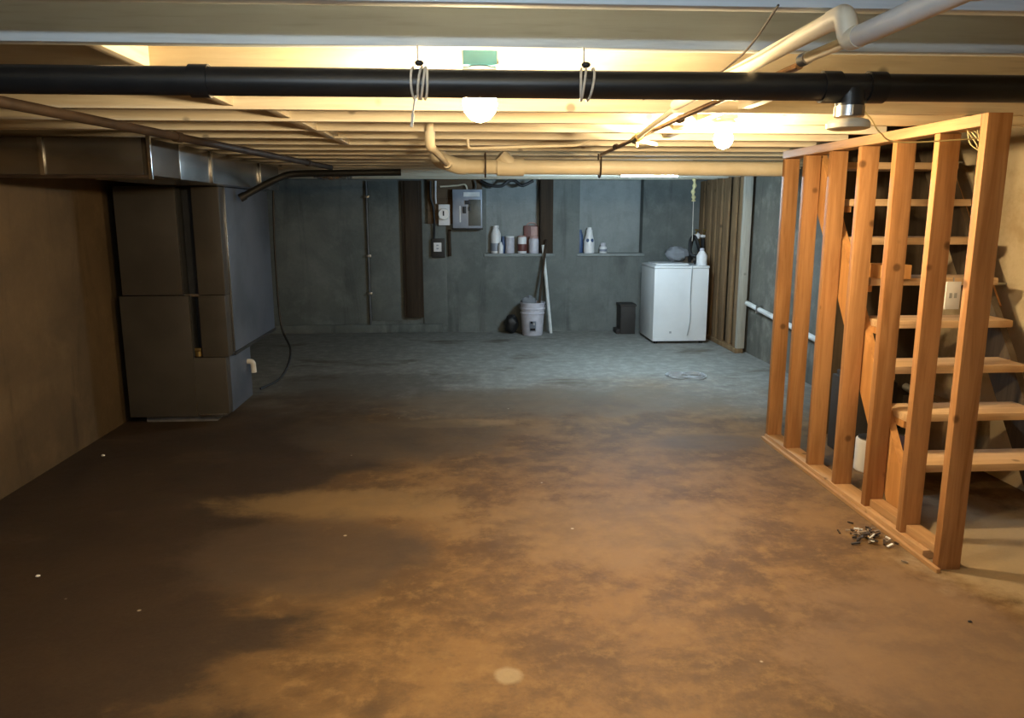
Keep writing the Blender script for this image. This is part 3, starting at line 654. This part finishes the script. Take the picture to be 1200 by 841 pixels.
tag(build('bucket_shade', MB().sphere((0.585, 9.84, 0.125), 0.13, (0.72, 0.8, 0.95), 14).jitter(0.012), 'black_rubber'), 'black lump standing in for the bucket shadow at its left', 'shadow')  # dark lump added where the bucket only casts its shadow
tag(build('dark_stick', MB().tube([(0.905, 9.72, 0.03), (0.955, 9.80, 0.55), (1.04, 9.955, 1.20)], 0.017, 10), 'dark_post'), 'dark stick standing in the bucket and leaning on the wall', 'stick')
tag(build('white_stick', MB().tube([(1.095, 9.80, 0.002), (0.998, 9.965, 1.13)], 0.020, 10), 'white_board'), 'long white stick leaning on the wall right of the bucket', 'stick')
dbx = thing('dark_crate', 'small dark box on the floor left of the washer', 'box', (2.09, 9.8, 0))
build('body', MB().box(1.98, 2.17, 9.68, 9.95, 0, 0.36, 0.01), 'dark_box', dbx)
build('lid', MB().box(1.97, 2.18, 9.67, 9.96, 0.361, 0.385, 0.006), 'dark_box', dbx)
build('foot_rail', MB().box(1.93, 1.979, 9.7, 9.93, 0, 0.06, 0.006), 'dark_box', dbx)

# ------------------------------------------------------------------ washer
wm = thing('washing_machine', 'white top-loading washing machine at the back right corner', 'washing machine', (2.53, 9.27, 0))
wx0, wx1, wy0, wy1, wz = 2.215, 2.865, 8.93, 9.62, 0.915
build('body', MB().box(wx0, wx1, wy0, wy1, 0.03, wz - 0.02, 0.01), 'white_enamel', wm)
build('top_panel', MB().box(wx0 - 0.004, wx1 + 0.004, wy0 - 0.006, wy1, wz - 0.019, wz + 0.01, 0.008), 'white_enamel', wm)
build('lid', MB().box(wx0 + 0.04, wx1 - 0.22, wy0 + 0.10, wy1 - 0.16, wz + 0.011, wz + 0.03, 0.008), 'white_enamel', wm)
cp_ = build('control_panel', MB().prism([(wy1 - 0.14, wz + 0.011), (wy1 - 0.09, wz + 0.13), (wy1 - 0.01, wz + 0.13), (wy1 - 0.01, wz + 0.011)], 'x', wx0 + 0.42, wx1 - 0.005), 'grey_enamel', wm, False)
for x in (2.70, 2.80): build('knob', MB().cyl((x, wy1 - 0.115, wz + 0.075), (x, wy1 - 0.15, wz + 0.06), 0.025, seg=14), 'black_rubber', cp_)
for x, y in ((wx0 + 0.05, wy0 + 0.05), (wx1 - 0.05, wy0 + 0.05), (wx0 + 0.05, wy1 - 0.05), (wx1 - 0.05, wy1 - 0.05)):
    build('foot', MB().cyl((x, y, 0), (x, y, 0.031), 0.025, seg=12), 'black_rubber', wm)
build('kick_scuff', MB().box(wx0 + 0.2, wx0 + 0.225, wy0 - 0.0015, wy0 + 0.001, 0.125, 0.15), 'grey_enamel', wm, False)
cable('washer_power_cord', [(2.69, 9.2, 0.935), (2.675, 9.05, 0.934), (2.665, 8.94, 0.938), (2.655, 8.912, 0.9), (2.65, 8.915, 0.6), (2.66, 8.916, 0.3), (2.63, 8.914, 0.1)], 0.006, 'grey_enamel', 'grey cord hanging down the front of the washing machine', 'cord')
tag(build('cloth_heap', MB().sphere((2.58, 9.33, 1.045), 0.14, (1.0, 0.7, 0.62), 16).jitter(0.014), 'rag'), 'grey folded cloth heaped on the washing machine lid', 'cloth')
vessel('detergent_bottle', 'white bottle at the right end of the washing machine top', 'bottle', 2.80, 9.03, wz + 0.0115, [(0.06, 0), (0.063, 0.008), (0.063, 0.11), (0.04, 0.15), (0.025, 0.17)], 'white_plastic', (0.026, 0.03, 'lilac_plastic'))
for i, (pts, nm) in enumerate((([(2.77, 9.42, 0.945), (2.75, 9.36, 1.06), (2.79, 9.44, 1.18), (2.86, 9.56, 1.24), (2.99, 9.62, 1.25)], 'black hose arching from the washer top to the wall tap'),
                               ([(2.76, 9.2, 0.947), (2.82, 9.15, 1.0), (2.84, 9.3, 1.12), (2.80, 9.36, 1.25), (2.74, 9.32, 1.20), (2.73, 9.25, 1.05), (2.79, 9.2, 1.02)], 'second black hose tangled over the washing machine'),
                               ([(2.94, 9.45, 0.02), (2.95, 9.4, 0.5), (2.93, 9.42, 0.9), (2.95, 9.5, 1.22)], 'black hose hanging between the washing machine and the planks'))):
    cable('washer_hose', pts, 0.022, 'black_rubber', nm, 'hose')
tp = thing('wall_tap', 'brass and white laundry tap above the washing machine', 'tap', (2.95, 9.6, 1.22))
build('body', MB().cyl((3.05, 9.60, 1.25), (2.86, 9.58, 1.25), 0.02, seg=10).sphere((2.90, 9.58, 1.25), 0.04, (1, 1, 1.1), 12), 'white_plastic', tp)
for x in (2.88, 2.98): build('handle', MB().cyl((x, 9.57, 1.27), (x, 9.55, 1.32), 0.012, seg=8).cyl((x - 0.025, 9.548, 1.325), (x + 0.025, 9.548, 1.325), 0.01, seg=8), 'brass', tp)
ps = thing('pull_rag', 'yellowish knotted cord hanging from the ceiling above the washer', 'cord', (2.72, 9.2, 1.68))
build('knotted_rag', MB().tube(spline([(2.715, 9.2, 1.94), (2.725, 9.2, 1.86), (2.71, 9.2, 1.78), (2.72, 9.2, 1.71), (2.72, 9.2, 1.67)], 6), [0.02 + 0.007 * math.sin(i * 1.2) for i in range(25)], 9), 'yellow_cord', ps)
build('thin_string', MB().cyl((2.72, 9.2, 1.675), (2.725, 9.2, 1.20), 0.004, seg=6), 'string', ps)

# ------------------------------------------------------------------ old planks, right wall pipe
pk = thing('plank_partition', 'old brown vertical plank screen standing along the right wall', 'plank screen', (3.06, 9.1, 0))
build('base_rail', MB().box(2.985, 3.075, 8.26, 9.95, 0, 0.05, 0.004), 'old_plank', pk)
y = 8.33; i = 0
while y < 9.86:
    w = random.uniform(0.12, 0.20); dx = random.choice((-0.03, -0.012, 0.012))
    build('plank', MB().box(3.03 + dx, 3.055 + dx, y, y + w, 0.051, 1.932, 0.003), 'old_plank', pk)
    y += w + random.uniform(0.03, 0.09); i += 1
build('end_post', MB().box(3.0, 3.09, 8.27, 8.318, 0.051, 1.934, 0.003), 'grey_plank', pk)
build('cross_rail', MB().box(3.071, 3.11, 8.32, 9.9, 1.0, 1.09, 0.003), 'old_plank', pk)
rp = thing('wall_drain_pipe', 'white drain pipe sloping along the right wall behind the studs', 'pipe', (3.1, 7, 0.4))
build('pipe', MB().cyl((3.095, 8.5, 0.575), (3.095, 4.9, 0.32), 0.026, seg=14), 'white_pvc', rp)
for y in (7.9, 6.2): build('strap', MB().box(3.062, XR - 0.001, y, y + 0.03, 0.32 + (y - 4.9) * 0.0708 - 0.04, 0.32 + (y - 4.9) * 0.0708 + 0.04, 0.004), 'steel', rp)

# ------------------------------------------------------------------ on and under the stairs
sg = thing('notice_card', 'small white card with faint print hanging behind the end stud', 'card', (2.375, 3.62, 1.08))
build('card', MB().box(2.34, 2.415, 3.612, 3.62, 1.08, 1.215, 0.002), 'white_print', sg)
for x in (2.358, 2.383): build('print_mark', MB().box(x, x + 0.014, 3.6105, 3.612, 1.135, 1.16), 'grey_enamel', sg, False)
build('hook', MB().tube([(2.377, 3.616, 1.215), (2.377, 3.62, 1.235)], 0.003, 6), 'steel', sg)
tag(build('scrap_board', MB().box(2.24, 2.40, 4.02, 4.20, TZ0 + TH * 4 + 0.0005, TZ0 + TH * 4 + 0.075, 0.003), 'stringer'), 'short orange wood offcut resting on a stair tread', 'wood block')
vessel('paint_can', 'dented white paint can on the floor beneath the stairs', 'can', 2.45, 4.35, 0.0, [(0.085, 0), (0.09, 0.006), (0.09, 0.19), (0.085, 0.2)], 'white_plastic', (0.08, 0.01, 'steel'))
vessel('purple_paint_can', 'dark purple can on the floor under the stairs', 'can', 2.72, 4.45, 0.0, [(0.085, 0), (0.09, 0.006), (0.09, 0.19), (0.085, 0.2)], 'purple_can', (0.08, 0.01, 'steel'))
bxk = thing('cardboard_box', 'brown cardboard box stored under the stairs by the wall', 'box', (2.85, 4.5, 0))
build('body', MB().box(2.86, 3.08, 4.3, 4.75, 0, 0.36, 0.006), 'cardboard', bxk)
build('flap', MB().box(2.86, 2.96, 4.3, 4.75, 0.361, 0.366), 'cardboard', bxk, False); build('flap', MB().box(2.975, 3.08, 4.3, 4.75, 0.361, 0.366), 'cardboard', bxk, False)
tag(build('leaning_board', MB().box(-0.045, 0.045, -0.01, 0.01, 0, 0.56, 0.003, Matrix.Translation((2.82, 4.05, 0.004)) @ Matrix.Rotation(math.radians(-8), 4, 'X')), 'plate'), 'short pale board standing under the lower treads', 'board')
tag(build('dark_crate_under_stairs', MB().box(2.42, 2.70, 4.55, 4.85, 0.0, 0.5, 0.01).box(2.44, 2.68, 4.57, 4.83, 0.5, 0.53, 0.005), 'dark_box'), 'dark storage box deep under the stairs', 'box')

# ------------------------------------------------------------------ floor litter
db = thing('debris_pile', 'small heap of wood chips and litter at the foot of the partition', 'debris', (1.93, 3.38, 0))
for i in range(80):
    a = random.uniform(0, 6.283); r = abs(random.gauss(0, 0.5))
    x = 1.925 + 0.115 * r * math.cos(a); y = 3.38 + 0.16 * r * math.sin(a); z = 0.004 + max(0, 0.022 - 0.02 * r) * random.random()
    L, w = random.uniform(0.012, 0.045), random.uniform(0.004, 0.012)
    M = Matrix.Translation((x, y, z + 0.004)) @ Matrix.Rotation(random.uniform(0, 6.28), 4, 'Z') @ Matrix.Rotation(random.uniform(-.35, .35), 4, 'Y')
    build('chip', MB().box(-L / 2, L / 2, -w / 2, w / 2, -0.003, 0.003, 0, M), random.choice(['ash', 'ash', 'rust_pipe', 'dark_box', 'ash', 'rust_pipe', 'white_print']), db, False)
fc = []
for k in range(60):
    a = k * 0.42; rr = 0.08 + 0.05 * math.sin(k * 0.9)
    fc.append((2.10 + rr * 1.5 * math.cos(a), 7.1 + rr * 1.6 * math.sin(a), 0.006 + 0.004 * (1 + math.sin(k * 1.7))))
tag(build('coiled_cord', MB().tube(spline(fc, 3), 0.0045, 6), 'grey_enamel'), 'thin grey cord lying coiled on the floor before the washer', 'cord')
for i, (x, y, r, lab) in enumerate(((-2.35, 4.9, 0.011, 'white pebble on the floor near the foot of the left wall'), (-1.86, 3.2, 0.009, 'pale crumb on the dark floor at lower left'), (1.20, 1.92, 0.008, 'small black crumb on the floor at lower right'), (1.92, 2.6, 0.007, 'tiny dark chip on the floor below the end stud'))):
    tag(build('floor_crumb', MB().sphere((x, y, r * 0.55), r, (1.2, 0.9, 0.6), 8).jitter(r * 0.12), 'black_print' if i > 1 else 'white_print'), lab, 'crumb')
